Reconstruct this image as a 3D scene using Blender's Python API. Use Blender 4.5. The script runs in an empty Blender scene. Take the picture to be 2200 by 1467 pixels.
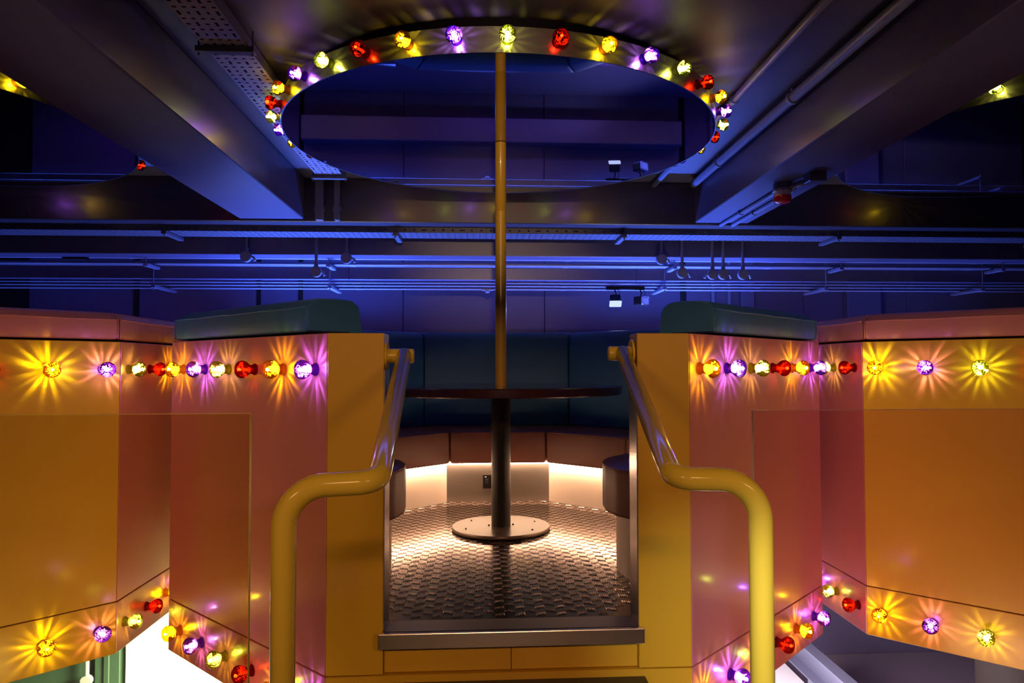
import bpy, bmesh, math, random
from mathutils import Vector, Matrix
random.seed(7)
S = bpy.context.scene
COL = S.collection
PI = math.pi
T8 = math.tan(PI/8)

# ------------------------------------------------------------------ camera
F_PX, PX, PY = 1556.5178, 1130.6876, 737.4691
YAW, ROLL, PITCH = 0.0584, -0.0022, 0.0326
EYE = 0.8839
cam_pos = Vector((-0.0926, -3.9835, EYE))
fx = Vector((math.cos(YAW), -math.sin(YAW), 0)); fy = Vector((math.sin(YAW), math.cos(YAW), 0)); fz = Vector((0, 0, 1))
FW = fy*math.cos(PITCH) + fz*math.sin(PITCH)
UP = -fy*math.sin(PITCH) + fz*math.cos(PITCH)
CX = fx*math.cos(ROLL) + UP*math.sin(ROLL)
CY = -fx*math.sin(ROLL) + UP*math.cos(ROLL)
cd = bpy.data.cameras.new('camera'); cam = bpy.data.objects.new('camera', cd); COL.objects.link(cam)
M = Matrix.Identity(4)
for i in range(3):
    M[i][0] = CX[i]; M[i][1] = CY[i]; M[i][2] = -FW[i]; M[i][3] = cam_pos[i]
cam.matrix_world = M
cd.sensor_width = 36; cd.lens = F_PX/2200*36
cd.shift_x = -(PX-1100)/2200; cd.shift_y = (PY-733.5)/2200
cd.clip_start = 0.02
S.camera = cam

# ------------------------------------------------------------------ world, exposure
W = bpy.data.worlds.new('dark_room'); S.world = W; W.use_nodes = True
bg = W.node_tree.nodes['Background']; bg.inputs[0].default_value = (0.24, 0.09, 0.48, 1); bg.inputs[1].default_value = 0.09
S.view_settings.view_transform = 'Standard'; S.view_settings.look = 'None'
S.view_settings.exposure = 0; S.view_settings.gamma = 1; S.view_settings.use_curve_mapping = False
S.cycles.max_bounces = 8; S.cycles.transmission_bounces = 8; S.cycles.transparent_max_bounces = 12
S.cycles.sample_clamp_indirect = 4; S.cycles.caustics_reflective = False; S.cycles.caustics_refractive = False

# ------------------------------------------------------------------ room lamps
def lamp(name, kind, loc, col, watts, aim=None, **kw):
    l = bpy.data.lights.new(name, kind); l.color = col; l.energy = watts
    for k, v in kw.items(): setattr(l, k, v)
    o = bpy.data.objects.new(name, l); COL.objects.link(o); o.location = loc
    if aim is not None:
        o.rotation_euler = (Vector(aim)-Vector(loc)).to_track_quat('-Z', 'Y').to_euler()
    return o
BLUE = (0.06, 0.15, 1.0); VIOLET = (0.24, 0.11, 1.0)
# blue wash lamps standing low behind the booths, throwing up at the beams, conduits and back wall
for x, w, sx in ((-1.6, 86, 1.4), (1.65, 86, 1.4), (0.0, 28, 1.4), (-4.0, 12, 1.6), (4.0, 12, 1.6)):
    lamp('blue_uplight', 'AREA', (x, 2.66, 0.618), BLUE, w, (x, 2.35, 2.0), shape='RECTANGLE', size=sx, size_y=0.10, spread=math.radians(110))
# violet wash on the back wall
for x, w in ((0.3, 4.8), (-3.0, 4.5), (3.0, 4.5)):
    lamp('violet_wash', 'AREA', (x, 2.35, 0.50), VIOLET, w, (x, 3.3, 1.1), shape='RECTANGLE', size=1.8, size_y=0.1)
# warm spot close behind the viewer, aimed at the right-hand rail
lamp('rail_spot', 'SPOT', (0.05, -3.85, 0.80), (1.0, 1.0, 0.95), 100, (0.50, -2.47, 0.28), spot_size=math.radians(27), spot_blend=1.0, shadow_soft_size=0.08)
# spot on the pole, then added warm fill; an added beam shades the ceiling
lamp('pole_spot', 'SPOT', (-0.05, -4.9, 1.80), (1.0, 0.66, 0.36), 400, (0, 0, 1.95), spot_size=math.radians(17), spot_blend=1.0, shadow_soft_size=0.05)
for x, w in ((0.02, 40), (-3.0, 32), (3.0, 32)):
    lamp('hall_fill', 'AREA', (x, -6.5, 2.22), (1.0, 0.52, 0.24), w, (x*0.2, -1.0, 0.2), shape='RECTANGLE', size=1.0, size_y=0.12)
# added unseen warm fill under the landing edge, brightening the lower panels
for x, w in ((-0.95, 4.6), (0.95, 6.0)):
    lamp('low_panel_fill', 'AREA', (x, -1.98, -0.80), (1.0, 0.62, 0.28), w, (x*1.95, -0.6, -0.10), shape='RECTANGLE', size=0.8, size_y=0.2, spread=math.radians(130))
# white work light under the booths
lamp('underfloor_light', 'AREA', (-0.9, 0.6, -0.5), (0.95, 1.0, 0.97), 300, (-2.2, 1.6, -1.5), size=0.6, spread=math.radians(84))
lamp('underfloor_light', 'AREA', (1.1, 0.5, -0.5), (0.85, 0.85, 1.0), 130, (2.0, 1.2, -1.7), size=0.6)

# ------------------------------------------------------------------ materials
def mat(name, col, rough=0.5, metal=0.0, spec=0.5, coat=0.0, coat_rough=0.1, vary=0.06, scale=6.0, bump=0.0, bscale=80.0, stretch=None):
    m = bpy.data.materials.new(name); m.use_nodes = True
    nt = m.node_tree; p = nt.nodes['Principled BSDF']
    tc = nt.nodes.new('ShaderNodeTexCoord'); n = nt.nodes.new('ShaderNodeTexNoise')
    mp = nt.nodes.new('ShaderNodeMapping'); nt.links.new(tc.outputs['Object'], mp.inputs['Vector'])
    if stretch: mp.inputs['Scale'].default_value = stretch
    nt.links.new(mp.outputs['Vector'], n.inputs['Vector'])
    n.inputs['Scale'].default_value = scale; n.inputs['Detail'].default_value = 4
    mx = nt.nodes.new('ShaderNodeMix'); mx.data_type = 'RGBA'
    a = tuple(max(0, c*(1-vary)) for c in col)+(1,); b = tuple(min(1, c*(1+vary)) for c in col)+(1,)
    mx.inputs['A'].default_value = a; mx.inputs['B'].default_value = b
    nt.links.new(n.outputs['Fac'], mx.inputs['Factor']); nt.links.new(mx.outputs['Result'], p.inputs['Base Color'])
    p.inputs['Roughness'].default_value = rough; p.inputs['Metallic'].default_value = metal
    p.inputs['Specular IOR Level'].default_value = spec
    p.inputs['Coat Weight'].default_value = coat; p.inputs['Coat Roughness'].default_value = coat_rough
    if bump:
        n2 = nt.nodes.new('ShaderNodeTexNoise'); n2.inputs['Scale'].default_value = bscale; n2.inputs['Detail'].default_value = 3
        nt.links.new(mp.outputs['Vector'], n2.inputs['Vector'])
        bp = nt.nodes.new('ShaderNodeBump'); bp.inputs['Strength'].default_value = bump; bp.inputs['Distance'].default_value = 0.004
        nt.links.new(n2.outputs['Fac'], bp.inputs['Height']); nt.links.new(bp.outputs['Normal'], p.inputs['Normal'])
    return m
def emit(name, col, strength):
    m = bpy.data.materials.new(name); m.use_nodes = True; nt = m.node_tree
    nt.nodes.remove(nt.nodes['Principled BSDF']); e = nt.nodes.new('ShaderNodeEmission')
    e.inputs[0].default_value = col+(1,); e.inputs[1].default_value = strength
    nt.links.new(e.outputs[0], nt.nodes['Material Output'].inputs[0]); return m

YEL = mat('yellow_lacquer', (0.70, 0.43, 0.03), 0.32, coat=0.35, coat_rough=0.12, vary=0.03, bump=0.02, bscale=14)
PINK = mat('pink_lacquer', (0.66, 0.22, 0.285), 0.30, coat=0.5, coat_rough=0.08, vary=0.03, bump=0.02, bscale=14)
CARC = mat('dark_carcass', (0.03, 0.02, 0.015), 0.7)
TEAL = mat('teal_leather', (0.04, 0.18, 0.44), 0.5, vary=0.08, bump=0.12, bscale=160)
SALM = mat('salmon_leather', (0.64, 0.26, 0.30), 0.48, vary=0.06, bump=0.12, bscale=160)
BRWN = mat('brown_leather', (0.16, 0.055, 0.035), 0.5, vary=0.08, bump=0.12, bscale=160)
STEEL = mat('brushed_steel', (0.72, 0.68, 0.66), 0.24, 1.0, vary=0.08, scale=3, stretch=(1, 1, 40), bump=0.03, bscale=60)
DRUMM = mat('drum_band_aluminium', (0.42, 0.37, 0.36), 0.24, 0.9, vary=0.05)
PLATE = mat('tread_plate_metal', (0.30, 0.24, 0.215), 0.165, 1.0, vary=0.18, scale=9, bump=0.0, bscale=90)
BLACK = mat('black_powder_coat', (0.010, 0.008, 0.008), 0.42, spec=0.2)
DISC = mat('bronze_painted_disc', (0.12, 0.085, 0.065), 0.32, 0.4)
TABLE = mat('dark_red_table_edge', (0.05, 0.012, 0.010), 0.25, coat=0.4, vary=0.5, scale=60)
TTOP = mat('dark_gloss_table_top', (0.02, 0.02, 0.025), 0.12, coat=0.5)
POLE = mat('ochre_pole_paint', (0.62, 0.36, 0.03), 0.35, coat=0.3)
RAILM = mat('yellow_gloss_rail', (0.74, 0.56, 0.06), 0.14, spec=0.28, coat=0.0, coat_rough=0.08, vary=0.02)
CREAM = mat('cream_plinth', (0.80, 0.66, 0.55), 0.45)
PSTEEL = mat('satin_plinth_steel', (0.30, 0.26, 0.23), 0.3, 0.8)
CEIL = mat('grey_painted_ceiling', (0.085, 0.07, 0.095), 0.55, vary=0.1, scale=2, bump=0.05, bscale=30)
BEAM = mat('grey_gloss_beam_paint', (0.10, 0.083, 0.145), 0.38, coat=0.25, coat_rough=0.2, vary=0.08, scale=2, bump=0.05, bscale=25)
XBEAM = mat('shade_toned_cross_beam_paint', (0.045, 0.034, 0.048), 0.36, coat=0.25, coat_rough=0.2, vary=0.08, scale=2, bump=0.05, bscale=25)  # beam paint darkened, standing in for the shade along its underside
PIPE = mat('grey_conduit_paint', (0.20, 0.19, 0.26), 0.4, vary=0.05)
TRAYM = mat('galvanised_tray', (0.09, 0.08, 0.105), 0.5, 0.1, vary=0.1, scale=20)
WALL = mat('grey_wall_board', (0.10, 0.09, 0.17), 0.6, vary=0.05, scale=1.5)
DARK = mat('dark_void', (0.01, 0.01, 0.012), 0.8)
WHITE = mat('white_paint', (0.85, 0.87, 0.85), 0.5)
GREENW = mat('grey_green_partition', (0.015, 0.032, 0.028), 0.5)
FLOOR = mat('painted_concrete_floor', (0.24, 0.20, 0.24), 0.45, vary=0.3, scale=1.2, bump=0.05, bscale=20)
CHAN = mat('blue_grey_steel_channel', (0.20, 0.22, 0.32), 0.4, 0.4)
RED = mat('red_plastic_lens', (0.80, 0.02, 0.012), 0.15, coat=0.6)
PLASTIC = mat('off_white_plastic', (0.75, 0.66, 0.70), 0.4)
TREADM = mat('dark_step_tread', (0.03, 0.026, 0.012), 0.45, vary=0.2, scale=30, bump=0.1, bscale=120)
TRAYL = mat('light_galvanised_tray', (0.30, 0.27, 0.33), 0.5, 0.1, vary=0.1, scale=20)
LED = emit('warm_led', (1.0, 0.60, 0.36), 70.0)
FLOODON = emit('cool_white_flood_lens', (0.55, 0.68, 1.0), 1.2)
FLOODOFF = mat('unlit_flood_lens', (0.45, 0.38, 0.42), 0.15, coat=0.5)
mirror = mat('mirror_glass', (0.58, 0.55, 0.74), 0.015, 1.0, vary=0.0)

def tint_glass(name, col, body):
    """thin tinted pane: coloured transparency with a Fresnel reflection"""
    m = bpy.data.materials.new(name); m.use_nodes = True; nt = m.node_tree
    nt.nodes.remove(nt.nodes['Principled BSDF'])
    tr = nt.nodes.new('ShaderNodeBsdfTransparent'); tr.inputs[0].default_value = col+(1,)
    gl = nt.nodes.new('ShaderNodeBsdfGlossy'); gl.inputs['Roughness'].default_value = 0.02
    fr = nt.nodes.new('ShaderNodeFresnel'); ge = nt.nodes.new('ShaderNodeNewGeometry')
    io = nt.nodes.new('ShaderNodeMath'); io.operation = 'MULTIPLY_ADD'; io.inputs[1].default_value = 1/1.5-1.5; io.inputs[2].default_value = 1.5
    nt.links.new(ge.outputs['Backfacing'], io.inputs[0]); nt.links.new(io.outputs[0], fr.inputs[0])     # thin pane: no total internal reflection
    tc = nt.nodes.new('ShaderNodeTexCoord'); n = nt.nodes.new('ShaderNodeTexNoise'); n.inputs['Scale'].default_value = 3
    bp = nt.nodes.new('ShaderNodeBump'); bp.inputs['Strength'].default_value = 0.01
    nt.links.new(tc.outputs['Object'], n.inputs['Vector']); nt.links.new(n.outputs['Fac'], bp.inputs['Height'])
    nt.links.new(bp.outputs['Normal'], gl.inputs['Normal'])
    mx = nt.nodes.new('ShaderNodeMixShader')
    nt.links.new(fr.outputs[0], mx.inputs[0]); nt.links.new(tr.outputs[0], mx.inputs[1]); nt.links.new(gl.outputs[0], mx.inputs[2])
    nt.links.new(mx.outputs[0], nt.nodes['Material Output'].inputs[0]); return m
AMBER = tint_glass('amber_tinted_glass', (0.91, 0.90, 0.58), None)
EDGE = mat('polished_glass_edge', (0.75, 0.60, 0.10), 0.4)
EDGER = mat('polished_glass_edge_rose', (0.50, 0.26, 0.20), 0.4)
ROSE = tint_glass('rose_tinted_glass', (0.95, 0.85, 0.83), None)

# ------------------------------------------------------------------ mesh helpers
def put(name, bm, m, parent=None, smooth=False, loc=None):
    me = bpy.data.meshes.new(name); bm.normal_update(); bm.to_mesh(me); bm.free()
    for x in (m if isinstance(m, (list, tuple)) else [m]): me.materials.append(x)
    if smooth:
        for p in me.polygons: p.use_smooth = True
    return put_mesh(name, me, parent, loc)
def put_mesh(name, me, parent=None, loc=None):
    o = bpy.data.objects.new(name, me); COL.objects.link(o)
    if parent is not None: o.parent = parent
    if loc is not None: o.location = loc
    return o
def sharp(o, ang=40):
    me = o.data
    for p in me.polygons: p.use_smooth = True
    me.set_sharp_from_angle(angle=math.radians(ang)); return o
def tag(o, label=None, cat=None, group=None, kind=None):
    if label: o['label'] = label
    if cat: o['category'] = cat
    if group: o['group'] = group
    if kind: o['kind'] = kind
    return o
def empty(name, loc=(0, 0, 0), rz=0, label=None, cat=None, group=None, kind=None):
    o = bpy.data.objects.new(name, None); COL.objects.link(o); o.location = loc; o.rotation_euler = (0, 0, rz); o.empty_display_size = 0.1
    return tag(o, label, cat, group, kind)
def nb(): return bmesh.new()
def box(bm, x0, x1, y0, y1, z0, z1, bevel=0.0, seg=2, mi=0):
    r = bmesh.ops.create_cube(bm, size=1.0)
    vs = r['verts']
    for v in vs:
        v.co = Vector(((x0+x1)/2+v.co.x*(x1-x0), (y0+y1)/2+v.co.y*(y1-y0), (z0+z1)/2+v.co.z*(z1-z0)))
    es = list({e for v in vs for e in v.link_edges}); fs = list({f for v in vs for f in v.link_faces})
    for f in fs: f.material_index = mi
    if bevel: bmesh.ops.bevel(bm, geom=es, offset=bevel, segments=seg, profile=0.5, affect='EDGES')
    return bm
def prism(bm, pts, z0, z1, bevel=0.0, seg=2, mi=0):
    lo = [bm.verts.new((p[0], p[1], z0)) for p in pts]; hi = [bm.verts.new((p[0], p[1], z1)) for p in pts]
    n = len(pts); fs = [bm.faces.new(lo[::-1]), bm.faces.new(hi)]
    for i in range(n): fs.append(bm.faces.new((lo[i], lo[(i+1) % n], hi[(i+1) % n], hi[i])))
    for f in fs: f.material_index = mi
    bmesh.ops.recalc_face_normals(bm, faces=fs)
    if bevel: bmesh.ops.bevel(bm, geom=list({e for f in fs for e in f.edges}), offset=bevel, segments=seg, profile=0.5, affect='EDGES')
    return bm
def lathe(bm, prof, n=32, cx=0, cy=0, mi=0, mod=None):
    rings = []
    for (r, z) in prof:
        if r < 1e-6: rings.append([bm.verts.new((cx, cy, z))])
        else:
            ring = []
            for i in range(n):
                a = 2*PI*i/n; rr = r*(mod(a, r, z) if mod else 1); ring.append(bm.verts.new((cx+rr*math.cos(a), cy+rr*math.sin(a), z)))
            rings.append(ring)
    fs = []
    for A, B in zip(rings, rings[1:]):
        for i in range(n):
            j = (i+1) % n
            if len(A) == 1 and len(B) == 1: continue
            if len(A) == 1: fs.append(bm.faces.new((A[0], B[j], B[i])))
            elif len(B) == 1: fs.append(bm.faces.new((A[i], A[j], B[0])))
            else: fs.append(bm.faces.new((A[i], A[j], B[j], B[i])))
    for f in fs: f.material_index = mi
    bmesh.ops.recalc_face_normals(bm, faces=fs)
    return bm
def cyl(bm, p0, p1, r, n=14, r1=None, mi=0):
    p0 = Vector(p0); p1 = Vector(p1); d = p1-p0; L = d.length
    res = bmesh.ops.create_cone(bm, cap_ends=True, segments=n, radius1=r, radius2=r if r1 is None else r1, depth=L)
    q = Vector((0, 0, 1)).rotation_difference(d.normalized()).to_matrix().to_4x4()
    bmesh.ops.transform(bm, matrix=Matrix.Translation((p0+p1)/2) @ q, verts=res['verts'])
    for f in {f for v in res['verts'] for f in v.link_faces}: f.material_index = mi
    return bm
def sweep(bm, path, r, n=16, caps=True):
    """tube along a polyline, parallel-transport frame"""
    P = [Vector(p) for p in path]; rings = []; nrm = None
    for i, p in enumerate(P):
        t = (P[min(i+1, len(P)-1)]-P[max(i-1, 0)]).normalized()
        if nrm is None:
            nrm = t.orthogonal().normalized()
        else:
            nrm = (nrm - t*nrm.dot(t)).normalized()
        b = t.cross(nrm)
        rings.append([bm.verts.new(p+(nrm*math.cos(2*PI*k/n)+b*math.sin(2*PI*k/n))*r) for k in range(n)])
    for A, B in zip(rings, rings[1:]):
        for k in range(n): bm.faces.new((A[k], A[(k+1) % n], B[(k+1) % n], B[k]))
    if caps: bm.faces.new(rings[0][::-1]); bm.faces.new(rings[-1])
    return bm
def fillet(pts, rads, seg=8):
    """polyline with rounded corners"""
    P = [Vector(p) for p in pts]; out = [P[0]]
    for i in range(1, len(P)-1):
        a = (P[i-1]-P[i]).normalized(); b = (P[i+1]-P[i]).normalized(); r = rads[i-1]
        ang = a.angle(b); d = r/math.tan(ang/2)
        if d < 1e-5: out.append(P[i]); continue
        s = P[i]+a*d; e = P[i]+b*d; c = P[i]+(a+b).normalized()*(r/math.sin(ang/2))
        u = s-c; w = e-c; tot = u.angle(w)
        for k in range(seg+1):
            f = k/seg
            out.append(c+(u*math.sin((1-f)*tot)+w*math.sin(f*tot))/math.sin(tot))
    out.append(P[-1]); return out
def perf(bm, o, u, v, nu, nv, cu, cv, frac=(0.62, 0.2)):
    """perforated sheet: nu x nv cells, each a ring of four quads round a real slot"""
    o = Vector(o); u = Vector(u); v = Vector(v); grid = {}
    def gv(i, j):
        if (i, j) not in grid: grid[(i, j)] = bm.verts.new(o+u*(i*cu)+v*(j*cv))
        return grid[(i, j)]
    for i in range(nu):
        for j in range(nv):
            a, b = frac if (i+2*j) % 4 == 0 else (frac[1]*0.9, frac[0]*0.62)
            if (i+j) % 2 and (i+2*j) % 4 != 0 and j % 2: a, b = b*0.9, a*1.0
            c = o+u*((i+0.5)*cu)+v*((j+0.5)*cv); hu = u*(cu*a/2); hv = v*(cv*b/2)
            q = [bm.verts.new(c-hu-hv), bm.verts.new(c+hu-hv), bm.verts.new(c+hu+hv), bm.verts.new(c-hu+hv)]
            w = [gv(i, j), gv(i+1, j), gv(i+1, j+1), gv(i, j+1)]
            for k in range(4): bm.faces.new((w[k], w[(k+1) % 4], q[(k+1) % 4], q[k]))
    return bm

# ------------------------------------------------------------------ setting
ZC, ZG = 2.32, -1.75        # ceiling and lower hall floor (the booth floor is z = 0)
o = put('ceiling', box(nb(), -7, 7, -7.5, 3.6, ZC, ZC+0.1), CEIL); tag(o, kind='structure', label='grey painted ceiling slab above the booths')
o = put('floor', box(nb(), -7, 7, -7.5, 3.6, ZG-0.1, ZG), FLOOR); tag(o, kind='structure', label='painted concrete floor of the hall under the booths')
wb = put('wall_back', box(nb(), -7, 7, 3.34, 3.5, ZG, ZC), DARK); tag(wb, kind='structure', label='back wall of grey boards with dark gaps')
xs = [(-4.50, -3.53), (-3.46, -2.345), (-2.295, -1.935), (-1.885, -0.902), (-0.896, 0.516), (0.522, 1.91), (1.975, 3.2), (3.206, 4.3), (4.306, 5.6), (-7.0, -4.9)]
for a, b in xs:
    put('wall_panel', box(nb(), a, b, 3.30, 3.34, ZG, ZC-0.02, 0.003, 1), WALL, wb)
o = put('ledge', box(nb(), -6.9, 6.9, 2.56, 3.298, ZG, 0.60, 0.006, 1), WALL); tag(o, 'wide grey ledge along the foot of the back wall, behind the booths', 'ledge')
o = put('wall_box', box(nb(), -1.88, 1.90, 3.14, 3.298, 0.90, 1.14, 0.006, 1), BEAM); tag(o, 'dark boxed duct low on the back wall, seen in the drum mirror', 'duct')
for nm, x in (('wall_left', -7.05), ('wall_right', 7.05)):
    o = put(nm, box(nb(), x-0.05, x+0.05, -7.5, 3.5, ZG, ZC), WALL); tag(o, kind='structure')
# downstand beams running away from the viewer, and the two that cross them
o = put('ceiling_beam', box(nb(), -1.928, -1.45, -7.4, 1.55, 2.004, ZC, 0.006, 1), BEAM); tag(o, 'long grey ceiling beam to the left of the bulb-ringed drum', kind='structure')
o = put('ceiling_beam', box(nb(), 1.55, 1.972, -7.4, 1.55, 2.004, ZC, 0.006, 1), BEAM); tag(o, 'long grey ceiling beam to the right of the drum, carrying the red alarm', kind='structure')
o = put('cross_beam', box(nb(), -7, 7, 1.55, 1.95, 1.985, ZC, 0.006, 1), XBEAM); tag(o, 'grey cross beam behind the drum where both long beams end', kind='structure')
o = put('cross_beam', box(nb(), -7, 7, 2.15, 2.34, 1.822, ZC, 0.006, 1), BEAM); tag(o, 'lower grey cross beam behind the perforated tray', kind='structure')
o = put('cross_beam', box(nb(), -7, 7, -5.3, -5.0, 1.99, ZC, 0.006, 1), BEAM); tag(o, 'added unseen grey beam behind the viewer, shading the ceiling from the fill', kind='structure')  # added out of view to keep the fill off ceiling and beams
o = put('column', box(nb(), 3.62, 3.98, 3.2, 3.298, 0.602, ZC, 0.01, 1), WALL); tag(o, 'flat pilaster on the back wall at the right', kind='structure')
o = put('column', box(nb(), 2.52, 2.66, 3.22, 3.298, 0.602, ZC, 0.01, 1), WALL); tag(o, 'narrow pilaster beside the two wall pipes', kind='structure')

# ------------------------------------------------------------------ booths
def side_frame(k):
    th = -PI/2+k*PI/4
    return Vector((math.cos(th), math.sin(th), 0)), Vector((-math.sin(th), math.cos(th), 0))
def trap(k, a0, a1, gap=0.0):
    n, t = side_frame(k); w0 = a0*T8-gap; w1 = a1*T8-gap
    return [n*a0-t*w0, n*a0+t*w0, n*a1+t*w1, n*a1-t*w1]
AP = 1.5
SEAM, BOT, TOP = -0.147, -0.373, 1.0
UPM, LOM = {}, {}
def booth(loc, first_col, is_centre, label):
    root = empty('booth', loc, 0, label, 'booth')
    for k in range(8):
        m = YEL if (k+first_col) % 2 == 0 else PINK
        if is_centre and k == 0: continue
        put('wall_panel', prism(nb(), trap(k, 1.30, AP, 0.0012), SEAM+0.0022, TOP, 0.002, 1), m, root)
        put('skirt_panel', prism(nb(), trap(k, 1.38, AP, 0.0012), BOT, SEAM-0.0022, 0.002, 1), m, root)
    bm = nb()
    for k in range(8):
        if is_centre and k == 0: prism(bm, trap(k, 1.3, 1.465), -0.36, -0.06)
        else: prism(bm, trap(k, 1.29, 1.49), -0.36, 0.05)
    put('carcass', bm, CARC, root)
    R = 1.40/math.cos(PI/8)
    pl = [(R*math.cos(PI/8+i*PI/4), R*math.sin(PI/8+i*PI/4)) for i in range(8)]
    if not is_centre:
        put('floor_plate', prism(nb(), pl, -0.03, 0.0), PLATE, root)
    return root
centre = booth((0, 0, 0), 0, True, 'open octagonal booth in the middle with yellow piers and pink sides')
left = booth((-3.21, -0.03, 0), 1, False, 'octagonal booth at the left with a yellow face and salmon cushions')
right = booth((3.20, -0.02, 0), 1, False, 'octagonal booth at the right with a yellow face and salmon cushions')

# entry of the centre booth
A = AP*T8
for s in (-1, 1):
    inner = 0.431 if s < 0 else 0.437
    x0, x1 = sorted((s*inner, s*(A-0.0012)))
    put('pier', box(nb(), x0, x1, -1.5, -1.375, SEAM+0.0022, TOP, 0.002, 1), YEL, centre)
    xa, xb = sorted((s*(inner-0.0035), s*(inner+0.0005)))
    tag(put('jamb_strip', box(nb(), xa, xb, -1.497, -1.372, 0.002, 0.875, 0.001, 1), STEEL, centre), 'brushed steel strip facing the entry')
put('skirt_panel', prism(nb(), [(-A+0.0012, -1.5), (A-0.0012, -1.5), (A-0.0012, -1.45), (-A+0.0012, -1.45)], BOT, SEAM-0.0022, 0.002, 1), YEL, centre)
for a, b in ((-0.4295, -0.001), (0.001, 0.4355)):
    put('riser_panel', box(nb(), a, b, -1.482, -1.455, SEAM+0.0022, -0.050, 0.0015, 1), YEL, centre)
sill = put('threshold', box(nb(), -0.444, 0.450, -1.532, -1.512, -0.052, 0.0, 0.0025, 2), STEEL, centre); tag(sill, 'brushed steel threshold strip')
put('threshold_angle', box(nb(), -0.43, 0.436, -1.512, -1.405, -0.03, 0.001, 0.001, 1), BLACK, centre)

# tread plate floor with raised five-bar pattern
R = 1.36/math.cos(PI/8)
pl = [(R*math.cos(PI/8+i*PI/4), R*math.sin(PI/8+i*PI/4)) for i in range(8)]
fp = put('floor_plate', prism(nb(), pl, -0.02, 0.0), PLATE, centre)
put('entry_plate', box(nb(), -0.428, 0.434, -1.405, -1.25, -0.02, 0.0005), PLATE, centre)
verts, faces = [], []
P = 0.037
for i in range(-24, 25):
    for j in range(-40, 26):
        if (i+j) % 2: continue
        cx, cy = i*P, j*P
        ins = max(abs(cx), abs(cy), (abs(cx)+abs(cy))*0.7071) < 0.83 or (abs(cx) < 0.56 and -1.385 < cy < 0 and abs(cx) < 0.40+max(0, min(0.16, (cy+1.33)*2)))
        if not ins: continue
        th = math.radians(24) if j % 2 else math.radians(156)
        d = Vector((math.cos(th), math.sin(th))); n = Vector((-d.y, d.x))
        for b in range(5):
            c = Vector((cx, cy))+d*((b-2)*0.0082)
            e = Vector((math.cos(th+math.radians(62 if j % 2 else -62)), math.sin(th+math.radians(62 if j % 2 else -62))))
            w = Vector((-e.y, e.x))
            base = len(verts)
            for (l, q) in ((-1, -1), (1, -1), (1, 1), (-1, 1)):
                p = c+e*(l*0.0135)+w*(q*0.0028); verts.append((p.x, p.y, 0.0))
            for (l, q) in ((-1, -1), (1, -1), (1, 1), (-1, 1)):
                p = c+e*(l*0.0105)+w*(q*0.0010); verts.append((p.x, p.y, 0.0030))
            faces += [(base+4, base+5, base+6, base+7)]+[(base+k, base+(k+1) % 4, base+4+(k+1) % 4, base+4+k) for k in range(4)]
me = bpy.data.meshes.new('tread_pattern'); me.from_pydata(verts, [], faces); me.materials.append(PLATE)
o = put_mesh('tread_pattern', me, fp); o['kind'] = 'stuff'

# ------------------------------------------------------------------ upholstery
PROF = [(1.488, 1.010), (1.494, 1.018), (1.496, 1.060), (1.494, 1.099), (1.470, 1.119), (1.445, 1.131), (1.42, 1.134), (1.38, 1.136), (1.33, 1.136),
        (1.295, 1.132), (1.270, 1.114), (1.260, 1.085), (1.258, 1.0), (1.256, 0.70), (1.258, 0.48), (1.268, 0.462), (1.296, 0.462), (1.297, 0.72), (1.298, 1.003), (1.31, 1.010)]
PCAP = [p for p in PROF if p[1] > 1.005 or p[0] < 1.2]
def backrest(k, s0, s1, m, parent, mitre=(True, True), low=True):
    """padded back wrapped over the wall top; s0/s1 = ends along the side at the outer face, mitred or square"""
    n, t = side_frame(k)
    prof = PROF if low else [p if p[1] > 0.9 else (p[0], 0.98) for p in PROF]
    ca = sum(p[0] for p in prof)/len(prof); cz = 1.07
    bm = nb(); rings = []
    for end, shr in ((0, 0.93), (0.006, 0.975), (0.02, 1.0), (None, 1.0), (0.02, 1.0), (0.006, 0.975), (0, 0.93)):
        rings.append((end, shr))
    loops = []
    for q, (end, shr) in enumerate(rings):
        loop = []
        for (a, z) in prof:
            aa = a; zz = z
            if z > 1.0: aa = 1.39+(a-1.39)*shr; zz = 1.07+(z-1.07)*(1-(1-shr)*1.3)
            lo = -aa*T8+0.006 if mitre[0] else s0
            hi = aa*T8-0.006 if mitre[1] else s1
            s = lo+end if q < 3 else ((lo+hi)/2 if q == 3 else hi-end)
            v = n*aa+t*s; loop.append(bm.verts.new((v.x, v.y, zz)))
        loops.append(loop)
    N = len(prof)
    for A_, B_ in zip(loops, loops[1:]):
        for i in range(N): bm.faces.new((A_[i], A_[(i+1) % N], B_[(i+1) % N], B_[i]))
    bm.faces.new(loops[0]); bm.faces.new(loops[-1][::-1])
    bmesh.ops.recalc_face_normals(bm, faces=bm.faces)
    o = put('backrest', bm, m, parent); sharp(o, 38)
    lo = (-1.49*T8+0.006 if mitre[0] else s0+0.004); hi = (1.49*T8-0.006 if mitre[1] else s1-0.004)
    pts = [n*1.494+t*(lo+(hi-lo)*i/12.0)+Vector((0, 0, 1.0975+0.0012*math.sin(i*1.7))) for i in range(13)]
    pb = nb(); sweep(pb, pts, 0.0032, 6); put('piping', pb, m, o, smooth=True)
    for (sv, mt) in ((lo, mitre[0]), (hi, mitre[1])):
        pb = nb(); pts = [n*(1.494-0.004*abs(i-2)/2)+t*sv+Vector((0, 0, 1.014+i*0.0208)) for i in range(5)]; sweep(pb, pts, 0.003, 6); put('piping', pb, m, o, smooth=True)
    return o
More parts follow.
